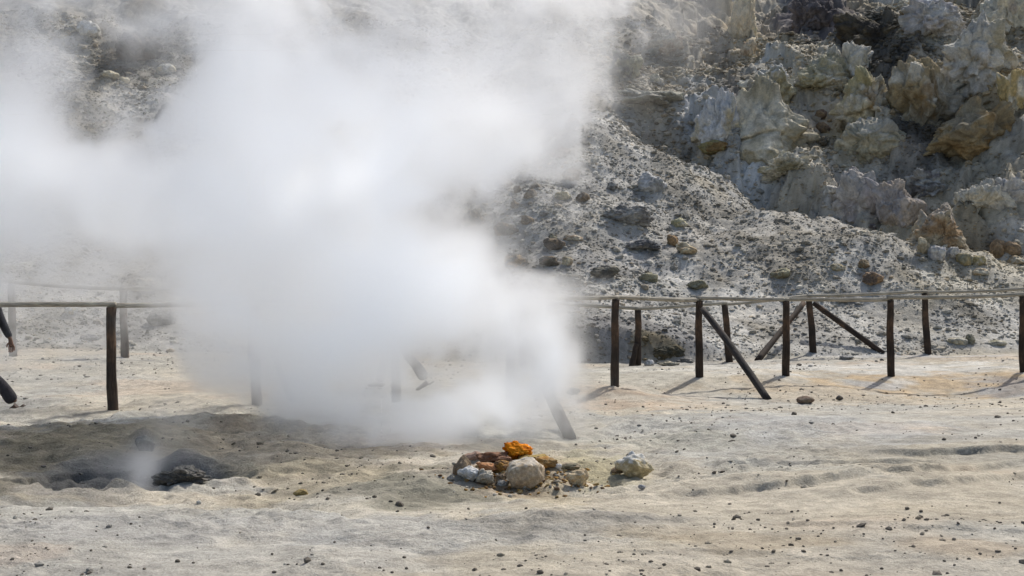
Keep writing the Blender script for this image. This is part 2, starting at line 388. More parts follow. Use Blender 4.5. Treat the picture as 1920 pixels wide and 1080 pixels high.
# ------------------------------------------------------------------ rocks
_ico = {}
def ico(sub):
    if sub not in _ico:
        bm = bmesh.new(); bmesh.ops.create_icosphere(bm, subdivisions=sub, radius=1.0)
        v = np.array([p.co[:] for p in bm.verts]); f = np.array([[q.index for q in p.verts] for p in bm.faces]); bm.free()
        _ico[sub] = (v / np.linalg.norm(v, axis=1)[:, None], f)
    return _ico[sub]
def rock_shape(sub, seed, planes=14, rough=0.08, peak=0.0, sharp=0.0, fr=1.6, craggy=0.0):
    rng = np.random.default_rng(seed)
    v, f = ico(sub)
    nrm = rng.normal(size=(planes, 3)); nrm /= np.linalg.norm(nrm, axis=1)[:, None]
    dd = rng.uniform(0.62, 1.0, planes)
    t = np.maximum(v @ nrm.T, 1e-3)
    r = dd[None] / t
    r = np.minimum(r, 1.15)
    k = 10 + sharp * 20
    r = -np.log(np.exp(-k * r).sum(1) + np.exp(-k * 1.1)) / k
    p = v * r[:, None]
    p = p * (1 + rough * 2.2 * fbm3(p * fr + seed * 1.3, seed, 5, 0.55)[:, None])
    rg = 1 - np.abs(fbm3(p * fr * 1.4 + seed, seed + 5, 4, 0.6)) * 2.5
    p = p * (1 + rough * 0.8 * rg[:, None])
    if craggy:
        p = p * (1 + craggy * fbm3(p * 1.15 + seed * .7, seed + 9, 3, .6)[:, None] * .8)
        q = p + .22 * np.stack([fbm3(p * 2 + 3, seed + 1, 3), fbm3(p * 2 + 9, seed + 2, 3), fbm3(p * 2 + 17, seed + 3, 3)], 1)
        for ncell, amp in ((22, .28), (110, .12), (260, .055)):
            if ncell > 200 and len(v) < 5000: continue
            sd = rng.normal(size=(ncell, 3)); sd *= (rng.uniform(.55, 1.05, ncell) / np.linalg.norm(sd, axis=1))[:, None]
            dd2 = ((q[:, None, :] - sd[None]) ** 2).sum(2); o1 = dd2.argmin(1); m1 = np.sqrt(dd2.min(1)); dd2[np.arange(len(q)), o1] = 9; m2 = np.sqrt(dd2.min(1))
            tl = rng.normal(0, .9, (ncell, 3)); hh = rng.uniform(-.5, .5, ncell)
            dsp = hh[o1] + (tl[o1] * (q - sd[o1])).sum(1) - .35 * (1 - sstep(0, .07, m2 - m1))
            p = p * (1 + craggy * amp * 1.5 * np.clip(dsp, -1.2, 1.2))[:, None]
        st = np.sin((p[:, 2] * 11 + p[:, 0] * 3 + 4 * fbm3(p * 1.5, seed + 14, 3))); p = p * (1 + craggy * .02 * st)[:, None]
    if peak:
        h = np.clip((p[:, 2] + 0.5) / 1.5, 0, 1)
        s = 1 - peak * h ** 0.8
        p[:, 0] *= s; p[:, 1] *= s
    ext = (p.max(0) - p.min(0)) / 2; cen = (p.max(0) + p.min(0)) / 2
    return (p - cen) / ext, f
def rock(name, px, pb, w, h, colr, col2, label, cat="rock", group=None, seed=1, planes=14, rough=0.08, peak=0.0, sub=None,
         sink=0.25, depth=0.85, mat=None, cap=None, cap_w=0.0, rz=None, parent=None, dist=None, sharp=0.0, patch=None, fr=1.6, tilt=0.0, capdir=None, craggy=0.0, lift=1.0):
    """A rock whose visible lower edge shows at picture row pb; w, h its width and height in the 1920 picture."""
    g = hit(px, pb) if dist is None else P(px, pb, dist)
    d = g[1]; W = w / F * d; Hh = h / F * d
    if sub is None: sub = 6 if w > 68 else 5 if w > 40 else 4 if w > 16 else 3
    p, f = rock_shape(sub, seed, planes, rough, peak, sharp, fr, craggy)
    full = Hh / (1 - sink / 2)
    n = fbm3(p * 1.6 + seed * 3.1, seed + 2, 4)
    n2 = fbm3(p * 5 + seed, seed + 3, 4)
    c = np.array(colr)[None] + (np.array(col2) - np.array(colr))[None] * sstep(-0.12, 0.22, n)[:, None]
    c = c * (1 + 0.5 * n2[:, None])
    if g[1] > 26:
        c = c * np.array(lift); gr = c.mean(1, keepdims=True); c = gr + (c - gr) * .9
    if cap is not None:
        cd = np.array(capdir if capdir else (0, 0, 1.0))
        k = cap_w * sstep(0.25, 0.75, p @ cd + 0.9 * n2 + 0.4 * n)[:, None]  # cap colour blended onto the upper side, broken up by noise
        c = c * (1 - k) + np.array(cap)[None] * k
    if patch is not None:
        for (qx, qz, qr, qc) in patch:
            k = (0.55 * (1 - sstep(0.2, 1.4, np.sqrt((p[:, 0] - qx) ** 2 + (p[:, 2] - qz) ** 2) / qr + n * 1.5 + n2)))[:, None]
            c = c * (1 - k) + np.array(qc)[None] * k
    q = p * np.array([W / 2, W / 2 * depth, full / 2])
    me = mesh_np(name, q, f.ravel(), np.full(len(f), 3), c)
    o = link(name, me, mat or M_rock, parent)
    slope = 0.35 if d > 27 else 0.0
    o.location = (g[0], g[1] + W / 2 * depth * (0.7 if d > 27 else 0.85), g[2] + full / 2 - full * sink * 0.6 + slope * W * 0.2)
    o.rotation_euler = (0, tilt, 0 if rz is None else rz)
    if parent is None: tag(o, label, cat, group)
    return o

TAN = (.40, .385, .325); GRY = (.30, .30, .295); PALE = (.50, .49, .46); DK = (.07, .065, .055); OCH = (.21, .17, .10); YEL = (.38, .335, .18); BRN = (.20, .15, .095); CRM = (.50, .45, .33); WHT = (.66, .67, .68); OLV = (.25, .24, .17)
OUT = "rock outcrops high on the slope"
big = [
 # px, bottom, w, h, col, col2, label, kwargs
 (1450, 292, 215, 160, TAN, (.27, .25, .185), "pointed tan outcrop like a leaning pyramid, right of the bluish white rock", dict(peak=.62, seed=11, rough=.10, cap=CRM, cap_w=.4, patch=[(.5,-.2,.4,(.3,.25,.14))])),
 (1347, 275, 95, 115, (.36, .38, .41), (.34, .31, .22), "bluish white rock left of the tan pyramid outcrop", dict(seed=12, cap=WHT, cap_w=.75, peak=.3, capdir=(-.4,0,.8))),
 (1440, 195, 120, 80, OLV, TAN, "olive slab with a bluish white top, above the tan pyramid outcrop", dict(seed=13, cap=(.58,.61,.64), cap_w=.7)),
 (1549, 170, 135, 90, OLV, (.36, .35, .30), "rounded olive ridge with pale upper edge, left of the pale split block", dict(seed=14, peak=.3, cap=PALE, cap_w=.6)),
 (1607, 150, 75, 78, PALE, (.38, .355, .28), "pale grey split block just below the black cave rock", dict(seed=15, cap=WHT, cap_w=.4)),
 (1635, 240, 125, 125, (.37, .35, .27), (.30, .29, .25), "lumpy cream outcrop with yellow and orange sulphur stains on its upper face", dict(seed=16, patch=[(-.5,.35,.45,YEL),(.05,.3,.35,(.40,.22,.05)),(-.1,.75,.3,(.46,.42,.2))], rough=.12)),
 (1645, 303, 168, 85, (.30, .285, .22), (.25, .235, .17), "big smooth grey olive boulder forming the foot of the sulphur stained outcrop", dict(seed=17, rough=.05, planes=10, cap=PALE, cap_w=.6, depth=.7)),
 (1637, 95, 125, 80, (.035, .033, .03), (.075, .065, .045), "rock painted black with the shade of a cave mouth, high on the slope", dict(seed=18, rough=.16)),  # the dark inside of a cave, put into the rock's colour
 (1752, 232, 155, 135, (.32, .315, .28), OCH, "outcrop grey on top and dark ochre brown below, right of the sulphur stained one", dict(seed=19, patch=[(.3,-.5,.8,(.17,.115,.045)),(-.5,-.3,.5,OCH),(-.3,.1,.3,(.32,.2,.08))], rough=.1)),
 (1855, 290, 220, 110, OCH, (.20, .14, .065), "long ochre brown overhanging outcrop at the right edge of the slope", dict(seed=20, patch=[(.5,-.7,.6,DK),(-.4,.4,.5,(.30,.29,.24))], rough=.12)),  # the darkest patch paints in the shade under the overhang
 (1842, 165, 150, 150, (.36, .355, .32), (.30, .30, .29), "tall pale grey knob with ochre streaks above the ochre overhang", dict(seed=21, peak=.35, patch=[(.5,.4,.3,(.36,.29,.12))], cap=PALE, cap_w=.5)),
 (1765, 75, 130, 95, (.28, .28, .30), GRY, "violet grey outcrop right of the black cave rock", dict(seed=22, rough=.1)),
 (1905, 215, 60, 90, (.33, .26, .12), TAN, "narrow mustard coloured outcrop cut by the right edge of the photo", dict(seed=23)),
 (1895, 60, 110, 90, (.33, .325, .27), TAN, "creamy ridge with a pink crack in the top right corner", dict(seed=24, patch=[(0,.2,.2,(.36,.27,.23))])),
 (1615, 400, 95, 90, (.29, .28, .27), (.24, .23, .24), "smooth mauve grey block in the gully wall below the big smooth boulder", dict(seed=25, rough=.05, planes=10)),
 (1688, 425, 110, 95, (.24, .235, .25), (.30, .26, .22), "purple grey gully wall rock right of the smooth mauve block", dict(seed=26, patch=[(-.5,-.5,.4,(.37,.30,.22))])),
 (1775, 465, 130, 85, (.27, .24, .18), (.23, .165, .10), "tan and rusty brown gully rock above the row of broken ochre stones", dict(seed=27, cap=PALE, cap_w=.6, rough=.1)),
 (1745, 365, 85, 50, (.22, .23, .235), (.11, .11, .115), "dark blue grey hollow boulder under the ochre overhang", dict(seed=28, patch=[(0,-.2,.35,DK)])),  # dark patch paints in the shade inside a hole
 (1862, 400, 110, 65, (.30, .29, .26), TAN, "ridged pale outcrop in the right gully with fine downhill furrows", dict(seed=29, peak=.3, cap=PALE, cap_w=.5)),
 (1900, 385, 70, 60, (.26, .265, .28), GRY, "smooth blue grey gully rock at the right edge", dict(seed=30, rough=.05)),
 (1480, 335, 110, 50, TAN, OLV, "low tan shelf at the foot of the tan pyramid outcrop", dict(seed=31, rough=.12)),
 (1250, 105, 110, 60, (.28,.265,.22), BRN, "brown flat topped ledge where the steam meets the rocks", dict(seed=32, rough=.12, cap=TAN, cap_w=.5)),
 (1175, 150, 70, 60, (.24, .235, .18), (.15,.15,.14), "olive block with a shadowed left face at the edge of the steam", dict(seed=33)),
 (1240, 215, 190, 50, (.25, .25, .21), (.30,.29,.26), "long low greenish rock band across the slope above the scree fan", dict(seed=34, rough=.13)),
 (1395, 75, 60, 110, (.42, .37, .27), CRM, "sandy yellow rib running downhill near the top of the photo", dict(seed=35, peak=.3)),
 (1405, 108, 35, 35, (.38,.33,.24), BRN, "rounded tan boulder at the lower end of the sandy rib", dict(seed=36)),
 (1540, 60, 100, 90, (.11, .10, .105), (.06, .055, .06), "very dark rock left of the black cave rock", dict(seed=37, rough=.14)),  # dark tone all over, varied by noise
 (1232, 160, 30, 22, TAN, GRY, "round olive grey boulder below the brown flat topped ledge", dict(seed=38)),
]
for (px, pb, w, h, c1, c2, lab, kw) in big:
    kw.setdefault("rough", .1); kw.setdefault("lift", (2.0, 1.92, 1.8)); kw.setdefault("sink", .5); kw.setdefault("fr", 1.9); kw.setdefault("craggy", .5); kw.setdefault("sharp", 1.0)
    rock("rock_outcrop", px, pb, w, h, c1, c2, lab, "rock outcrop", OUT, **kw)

BOU = "boulders lying on the grey scree"
small = [
 (932, 356, 56, 33, BRN, (.27,.22,.15), "brown boulder with a dark hollow painted on its left side, highest beside the steam", dict(seed=41, patch=[(-.2,-.3,.4,(.03,.03,.028))])),  # black patch paints in the shade of a hollow
 (1072, 342, 38, 27, (.12, .10, .075), BRN, "dark brown boulder right of the hollow brown one", dict(seed=42)),
 (1148, 358, 22, 17, (.12, .115, .11), GRY, "small dark grey boulder with a pale stone at its side, on mid fan", dict(seed=43)),
 (970, 362, 16, 14, (.16, .13, .10), BRN, "small brown stone just below the hollow brown boulder", dict(seed=44)),
 (995, 375, 28, 19, (.28, .24, .19), (.15, .13, .11), "pinkish brown rounded stone between the two dark boulders", dict(seed=45)),
 (965, 392, 18, 16, (.15, .11, .075), BRN, "small rusty stone below the pinkish brown rounded stone", dict(seed=46)),
 (1093, 380, 28, 18, (.26, .22, .18), BRN, "pinkish stone below the dark brown boulder", dict(seed=47)),
 (1055, 375, 34, 14, (.28, .25, .19), CRM, "flat tan stone above the pinkish stone", dict(seed=48)),
 (1020, 408, 18, 14, (.24, .235, .23), GRY, "smooth round grey stone alone on the upper scree", dict(seed=49)),
 (989, 423, 26, 18, BRN, (.14, .12, .10), "brown stone above and right of the domed black boulder", dict(seed=50)),
 (888, 428, 46, 36, (.15, .135, .11), (.30, .26, .2), "dark boulder with a tan top at the very edge of the steam", dict(seed=51, cap=CRM, cap_w=.4)),
 (950, 447, 52, 26, (.055, .05, .042), BRN, "domed black boulder at mid height near the steam", dict(seed=52)),
 (1040, 470, 45, 22, (.14, .12, .10), BRN, "dark brown low boulder left of centre, under a small brown stone", dict(seed=53)),
 (1075, 455, 40, 12, (.28, .21, .14), TAN, "flat orange tan slab above the dark brown low boulder", dict(seed=54)),
 (1037, 455, 20, 16, (.11, .10, .07), OLV, "small dark olive stone touching the flat orange tan slab", dict(seed=55)),
 (968, 505, 46, 28, (.34, .25, .155), (.14, .13, .12), "tan orange boulder low on the slope beside the steam", dict(seed=56)),
 (1030, 502, 40, 20, (.09, .08, .06), BRN, "almost black boulder just right of the tan orange one", dict(seed=57)),
 (1064, 500, 22, 18, CRM, (.3,.24,.16), "cream stone leaning on the almost black boulder", dict(seed=58)),
 (1135, 526, 56, 26, (.085, .085, .08), (.18, .17, .14), "long dark hollow boulder above the fence rails", dict(seed=59)),
 (1208, 470, 70, 18, (.13, .135, .15), (.28,.28,.28), "long slate grey ledge in the middle of the scree", dict(seed=60)),
 (1290, 480, 48, 22, CRM, (.36, .28, .18), "cream slanted slab in the middle of the scree", dict(seed=61, tilt=.35)),
 (1262, 462, 22, 22, (.30, .20, .11), BRN, "rusty brown stone touching the cream slanted slab", dict(seed=62)),
 (1275, 428, 32, 18, (.36, .35, .22), TAN, "yellowish pale stone above the cream slanted slab", dict(seed=63)),
 (1345, 291, 66, 26, (.28, .25, .12), (.2, .13, .05), "flat mustard rock with a black stone on its left end", dict(seed=64)),
 (1330, 272, 20, 18, (.03, .03, .033), (.06, .05, .05), "small black stone lying on the flat mustard rock", dict(seed=65)),
 (1050, 298, 44, 22, (.28, .22, .18), BRN, "pinkish brown boulder in thin steam near the upper scree edge", dict(seed=66)),
 (1078, 248, 38, 26, (.14, .12, .10), BRN, "dark brown boulder where the scree fan begins, beside the steam", dict(seed=67)),
 (1225, 360, 60, 40, (.40, .41, .43), GRY, "pale bluish boulder half buried in the middle of the fan", dict(seed=68, sink=.6)),
 (1180, 425, 100, 38, (.19, .19, .195), GRY, "low dark grey hump of rubble in the fan centre", dict(seed=69, sink=.6, rough=.16)),
 (1465, 525, 38, 22, (.15, .13, .085), OLV, "dark olive boulder on the lower slope above the far braced post", dict(seed=70)),
 (1640, 538, 42, 26, (.30, .20, .12), (.14, .11, .09), "rusty boulder with a grey foot, above the far rail", dict(seed=71)),
 (1622, 508, 22, 20, (.22, .18, .12), BRN, "small brown stone above the rusty boulder", dict(seed=72)),
 (1573, 512, 30, 14, (.3, .26, .17), TAN, "small tan stone between the olive and the rusty boulder", dict(seed=73)),
 (1876, 484, 36, 36, (.34, .24, .14), BRN, "tall orange brown block, left one of the pair at the right edge", dict(seed=74)),
 (1900, 482, 36, 28, (.27, .20, .13), BRN, "squat brown block, right one of the pair at the right edge", dict(seed=75)),
 (1912, 500, 34, 20, (.33, .27, .18), TAN, "tan stone below the pair of brown blocks", dict(seed=76)),
 (1812, 500, 32, 24, (.34, .28, .15), OLV, "yellow brown broken stone, left end of the row below the gully", dict(seed=77)),
 (1838, 500, 28, 20, (.33, .29, .16), TAN, "angular mustard stone in the middle of the row below the gully", dict(seed=78)),
 (1840, 520, 34, 14, (.38, .30, .2), TAN, "flat orange tan stone below the angular mustard stone", dict(seed=79)),
 (1760, 494, 36, 32, (.33, .34, .37), PALE, "upright bluish grey stone at the foot of the gully", dict(seed=80)),
 (1735, 478, 26, 34, (.37, .31, .21), CRM, "tan stone beside the upright bluish grey stone", dict(seed=81)),
 (1790, 486, 26, 22, (.36, .355, .36), PALE, "pale grey block right of the upright bluish grey stone", dict(seed=82)),
 (1560, 366, 30, 18, PALE, GRY, "white flat stone on the fan crest above the gully", dict(seed=83)),
 (1590, 394, 22, 16, (.16, .11, .08), BRN, "dark reddish stone on the fan crest, next to pale flakes", dict(seed=84)),
 (1637, 435, 22, 14, (.12, .11, .12), GRY, "small dark stone on the right part of the fan", dict(seed=85)),
 (1440, 348, 26, 12, (.3, .29, .27), GRY, "small grey boulder at the upper edge of the fan", dict(seed=86)),
 (1540, 225, 24, 20, (.13, .10, .08), BRN, "dark brown block in the rubble left of the sulphur stained outcrop", dict(seed=87)),
 (1545, 252, 30, 22, (.14, .11, .09), BRN, "second dark brown block in the rubble, lower than its twin", dict(seed=88)),
 (1245, 673, 90, 36, (.15, .125, .075), (.10, .095, .07), "dark olive mound at the slope foot behind the near fence", dict(seed=89, sink=.5, dist=None)),  # dark olive brown all over, varied by noise
 (1218, 686, 20, 12, WHT, PALE, "small white stone beside the foot of the far post", dict(seed=90)),
 (1255, 686, 44, 9, CRM, TAN, "flat cream stone in front of the dark mound", dict(seed=91)),
 (1800, 648, 40, 16, CRM, (.3,.3,.27), "cream stone on the slope foot right of the far fence post", dict(seed=92)),
 (1822, 648, 20, 22, (.19, .19, .16), OLV, "grey green stone leaning on a cream stone at the slope foot", dict(seed=93)),
 (1873, 650, 40, 12, (.28, .27, .19), TAN, "olive low stone at the slope foot near the right edge", dict(seed=94)),
 (1590, 675, 28, 10, (.45, .44, .42), GRY, "flat pale stone by the end of the far brace", dict(seed=95)),
 (130, 592, 26, 18, WHT, CRM, "white stone behind the left fence rail", dict(seed=96)),
 (160, 72, 50, 34, PALE, WHT, "white boulder in the gap of the steam, upper left", dict(seed=97)),
 (250, 120, 90, 60, (.075, .065, .05), (.14, .11, .08), "dark brown rock in the gap of the steam, upper left", dict(seed=98, rough=.15)),
 (310, 142, 40, 22, CRM, PALE, "cream boulder at the right end of the dark rock in the steam gap", dict(seed=99)),
 (205, 148, 34, 16, CRM, TAN, "flat cream stone below the dark rock in the steam gap", dict(seed=100)),
 (232, 158, 22, 14, CRM, TAN, "small cream stone beside the flat cream stone in the steam gap", dict(seed=101)),
 (305, 250, 50, 60, (.12, .12, .12), GRY, "dark grey rock seen through a hole in the steam", dict(seed=102)),
 (300, 612, 60, 30, (.13, .13, .13), GRY, "dark grey boulder behind the left fence, near the steam", dict(seed=103)),
 (165, 640, 40, 14, (.2, .2, .2), GRY, "grey flat rock low behind the left fence post", dict(seed=104)),
 (1000, 545, 44, 20, (.16, .155, .15), OLV, "dark olive boulder above the fence rail beside the steam", dict(seed=105)),
 (1070, 540, 60, 22, (.14, .135, .12), GRY, "dark grey clump of rubble just above the near rail", dict(seed=106, rough=.15)),
 (1215, 530, 40, 18, (.19, .185, .13), OLV, "olive boulder above the near rail left of the braced post", dict(seed=107)),
 (1310, 545, 44, 18, (.17, .165, .12), OLV, "olive boulder right above the braced near post", dict(seed=108)),
]
for (px, pb, w, h, c1, c2, lab, kw) in small:
    kw = dict(kw); kw.setdefault("sink", .3); kw.setdefault("planes", 11); kw.setdefault("craggy", .3); kw.setdefault("lift", (1.5, 1.45, 1.35))
    rock("boulder", px, pb, w, h, c1, c2, lab, "boulder", BOU, **kw)

# ------------------------------------------------------------------ scree and gravel (uncountable)
def scatter(name, x, y, size, cols, mat, sub=1, lift=0.25, flat_=0.65, seed=3, variants=8):
    rng = np.random.default_rng(seed); n = len(x); z = H(x, y)
    V = []; Fc = []; C = []; off = 0
    which = rng.integers(0, variants, n)
    for k in range(variants):
        p, f = rock_shape(sub, 500 + k, 9, 0.05, 0, 0)
        idx = np.nonzero(which == k)[0]
        if not len(idx): continue
        m = len(idx); nv = len(p)
        a = rng.uniform(0, 6.283, m); ca, sa = np.cos(a), np.sin(a)
        s3 = size[idx, None] * rng.uniform(0.6, 1.15, (m, 3)) * np.array([1, 1, flat_])
        q = p[None] * s3[:, None, :]
        tl = rng.normal(0, 0.25, m)
        q = np.stack([q[..., 0] * ca[:, None] - q[..., 1] * sa[:, None], q[..., 0] * sa[:, None] + q[..., 1] * ca[:, None], q[..., 2] + q[..., 0] * tl[:, None]], -1)
        q = q + np.stack([x[idx], y[idx], z[idx] + size[idx] * lift], 1)[:, None, :]
        V.append(q.reshape(-1, 3)); Fc.append((f[None] + (np.arange(m) * nv)[:, None, None] + off).reshape(-1, 3)); off += m * nv
        C.append(np.repeat(cols[idx], nv, axis=0))
    V = np.concatenate(V); Fc = np.concatenate(Fc); C = np.concatenate(C)
    me = mesh_np(name, V, Fc.ravel(), np.full(len(Fc), 3), C, smooth=False)
    return link(name, me, mat)
rng = np.random.default_rng(7)
N = 190000
d = rng.uniform(0, 1, N) ** 0.9 * 26.6 + 25.0
x = rng.uniform(-0.44, 0.44, N) * d
keep = (hillz(x, d)[1] > 0.02) & ((fbm2(x * 0.5, d * 0.5, 33, 3) + rng.uniform(-0.5, 0.55, N)) > -0.1)
x, d = x[keep], d[keep]; n = len(x)
size = (0.014 + 0.009 * rng.exponential(1.0, n) ** 1.25) * (0.7 + d / 60); size = np.minimum(size * (1 + .7 * (d > 38) * (x > 3)), 0.16)
base = hill_colour(x, d)
tint = rng.choice(5, n, p=[.46, .2, .16, .1, .08])
pal = np.array([(1.12, 1.11, 1.08), (1.35, 1.33, 1.28), (.84, .8, .73), (1.12, 1.0, .85), (1, 1, .98)])
cols = base * pal[tint] * rng.uniform(.75, 1.2, (n, 1))
s1 = scatter("scree_rubble", x, d, size, cols, M_rock, sub=1, lift=-.02)
tag(s1, "loose grey rubble covering the whole crater slope", "scree", kind="stuff")

N = 16000
y = 4.6 + 21 * rng.uniform(0, 1, N) ** 1.25; x = rng.uniform(-0.43, 0.43, N) * y
dens = fbm2(x * 0.7, y * 0.9, 66, 3) + rng.uniform(-0.55, 0.5, N)
keep = dens > 0.30
x, y = x[keep], y[keep]; n = len(x)
size = np.minimum(0.0032 + 0.0035 * rng.exponential(1.0, n), 0.022) * (0.85 + y / 18)
dark = rng.uniform(0, 1, n)
cols = np.where(dark[:, None] < .62, np.array([[.17, .15, .125]]), ground_colour(x, y) * 0.9) * rng.uniform(.7, 1.2, (n, 1))
g1 = scatter("gravel", x, y, size, cols, M_stone, sub=1, lift=0.2, seed=9)
tag(g1, "tiny dark grit and pebbles strewn over the pale clay", "gravel", kind="stuff")

# dark stones one can count on the near ground
STN = "small dark stones scattered on the clay"
spots = [(332,1056,14),(362,1057,9),(242,1066,11),(270,1070,9),(220,1005,6),(180,997,6),(1246,1062,11),(1578,1073,10),(1654,1070,10),(1777,1078,9),
 (890,1072,14),(1013,1077,18),(803,993,9),(605,1060,10),(930,1015,7),(842,1024,7),(758,1048,10),(735,1077,9),(1340,985,8),(1390,975,6),
 (1300,920,6),(1405,963,7),(1540,1002,6),(1620,1003,7),(1702,957,12),(1728,962,10),(1748,950,5),(1866,992,8),(1875,945,8),(1905,1030,8),
 (1430,1030,9),(1483,1010,6),(1552,1045,8),(1675,775,9),(1830,822,8),(1771,826,12),(1890,776,6),(1901,790,7),(1877,798,6),(1490,778,14),
 (150,895,9),(400,919,8),(442,922,5),(605,922,9),(130,1033,7),(510,1040,7),(450,1003,5),(370,1030,4),(1135,843,6),(1118,805,10),(1080,837,7),(1250,790,6)]
proto = None
for i, (px, py, w) in enumerate(spots):
    o = rock("stone", px, py, w * .75, w * .42, (.13, .115, .095), (.19, .165, .135), "small dark brown stone lying loose on the pale clay", "stone", STN, seed=200 + i, mat=M_stone, sub=3, sink=.4, planes=9)

ST = "stones of the little fumarole cairn"
near = [
 (971, 865, 60, 36, (.84, .27, .006), (.62, .17, .004), "bright orange sulphur crusted stone topping the pile", dict(seed=301, rough=.15, dist=9.2, sink=.1, patch=[(-.3,.1,.35,(.72,.30,.02)),(.6,-.3,.4,(.62,.33,.04))], fr=2.6, planes=18)),
 (986, 919, 74, 58, (.58, .46, .32), (.47, .38, .27), "largest stone of the pile, beige and rounded with a whitish top", dict(seed=302, rough=.06, planes=8, sharp=.6, craggy=.12, cap=(.68, .63, .55), cap_w=.7, dist=8.55, sink=.15, patch=[(-.4,-.6,.5,(.38,.27,.17))])),  # whitish cap paints in both the top crust and its strong light
 (877, 907, 42, 30, (.68, .68, .67), (.58, .57, .55), "white angular block at the left of the pile", dict(seed=303, planes=9, sharp=1, dist=8.6, sink=.12)),
 (908, 914, 42, 31, (.46, .41, .33), (.56, .52, .44), "speckled grey stone between the white block and the largest stone", dict(seed=304, dist=8.5, sink=.12, rough=.09)),
 (869, 896, 42, 42, (.33, .245, .16), (.27, .21, .15), "brown pointed stone behind the white angular block", dict(seed=305, peak=.6, dist=8.95, sink=.15)),
 (913, 889, 46, 20, (.56, .30, .16), (.45, .22, .10), "elongated orange red stone in the middle of the pile", dict(seed=306, dist=8.85, sink=.15, tilt=.15)),
 (1083, 915, 45, 34, (.58, .45, .29), (.62, .53, .38), "small beige stone standing alone just right of the pile", dict(seed=307, sharp=1, planes=11, dist=8.65, sink=.15, patch=[(-.6,-.3,.4,(.46,.27,.13))])),
 (1046, 881, 15, 9, (.78, .77, .74), WHT, "tiny bright white chip on the ochre side of the pile", dict(seed=308, planes=8, sharp=1, dist=9.0)),
 (1070, 882, 42, 13, (.32, .27, .19), OLV, "flat olive stone behind the small beige stone", dict(seed=309, dist=9.15)),
 (1020, 886, 56, 26, (.33, .22, .10), (.45, .24, .07), "ochre brown stone tucked behind the largest stone", dict(seed=310, dist=8.95, sink=.3)),
 (941, 888, 30, 24, (.38, .21, .06), (.20, .12, .06), "dark ochre stone against the left side of the largest stone", dict(seed=311, dist=8.8, sink=.2)),
 (925, 870, 70, 20, (.24, .13, .08), (.32, .18, .11), "reddish brown slab under the orange stone", dict(seed=312, dist=9.25, sink=.3)),
 (890, 866, 44, 18, (.38, .22, .15), (.3, .2, .15), "pinkish stone veiled by steam at the top of the pile", dict(seed=313, dist=9.3, sink=.3)),
 (1000, 870, 60, 14, (.36, .24, .07), (.40, .29, .10), "yellow ochre slab right below the orange stone", dict(seed=314, dist=9.2, sink=.3)),
 (940, 905, 22, 16, (.25, .20, .15), BRN, "small brown stone wedged left of the largest stone", dict(seed=315, dist=8.6)),
 (942, 914, 22, 12, (.36, .35, .33), PALE, "small grey stone in front of the pile, left of the largest one", dict(seed=316, dist=8.5)),
 (845, 903, 16, 12, (.36, .34, .3), GRY, "small grey stone left of the white angular block", dict(seed=317)),
]
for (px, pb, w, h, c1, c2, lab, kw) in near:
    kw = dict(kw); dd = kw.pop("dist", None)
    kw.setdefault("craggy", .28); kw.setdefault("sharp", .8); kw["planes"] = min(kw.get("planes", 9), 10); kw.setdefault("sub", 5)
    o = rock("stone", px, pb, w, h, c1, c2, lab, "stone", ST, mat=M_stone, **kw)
# ochre crumbs round the cairn
N = 520
a = rng.normal(0, 1, (N, 2)); x = 0.12 + a[:, 0] * 0.26; y = 9.0 + a[:, 1] * 0.22
cc = np.array([(.42, .25, .08), (.34, .20, .08), (.20, .13, .08), (.46, .34, .16), (.40, .38, .33), (.50, .28, .08)])
cols = cc[rng.integers(0, 6, N)] * rng.uniform(.45, 1.1, (N, 1))
g2 = scatter("ochre_gravel", x, y, rng.uniform(.004, .02, N), cols, M_stone, sub=2, seed=10)
tag(g2, "ochre and rusty crumbs heaped around the stone pile", "gravel", kind="stuff")
# other stones on the near ground
OTH = "single stones on the near ground"
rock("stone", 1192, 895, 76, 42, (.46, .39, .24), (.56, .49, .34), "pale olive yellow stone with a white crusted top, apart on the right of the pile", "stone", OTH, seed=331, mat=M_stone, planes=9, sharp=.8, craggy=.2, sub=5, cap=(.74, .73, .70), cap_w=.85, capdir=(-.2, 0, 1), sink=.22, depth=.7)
rock("stone", 1184, 876, 26, 30, (.70, .70, .68), WHT, "white peaked chunk on the back of the pale olive yellow stone", "stone", OTH, seed=332, mat=M_stone, peak=.5, dist=9.25, sink=.1)
rock("stone", 1160, 890, 28, 13, (.36, .25, .15), BRN, "small rusty stone at the left foot of the pale olive yellow stone", "stone", OTH, seed=333, mat=M_stone, sink=.1)
rock("stone", 1204, 917, 15, 8, (.36, .36, .38), GRY, "small grey stone in front of the pale olive yellow stone", "stone", OTH, seed=334, mat=M_stone)
rock("stone", 562, 930, 28, 12, (.34, .26, .11), (.25, .19, .09), "mustard coloured flat stone alone in the dark hollow", "stone", OTH, seed=335, mat=M_stone)
rock("stone", 372, 946, 10, 7, (.6, .58, .52), PALE, "small cream stone on the rim of the hollow", "stone", OTH, seed=336, mat=M_stone)
rock("stone", 1513, 757, 34, 14, (.17, .12, .09), (.24, .19, .14), "dark reddish clod below the foot of the near brace", "stone", OTH, seed=337, mat=M_stone)
rock("stone", 1076, 742, 27, 15, (.13, .13, .12), (.2, .2, .18), "dark grey clump right beside the edge of the steam", "stone", OTH, seed=338, mat=M_stone, rough=.2)
rock("stone", 1575, 750, 14, 8, (.10, .09, .085), BRN, "small dark stone right of the reddish clod", "stone", OTH, seed=339, mat=M_stone)
rock("stone", 335, 908, 112, 34, (.12, .118, .11), (.17, .16, .145), "dark grey mud crusted rock steaming in the left hollow", "stone", OTH, seed=340, mat=M_stone, sink=.7, rough=.16, craggy=.6)
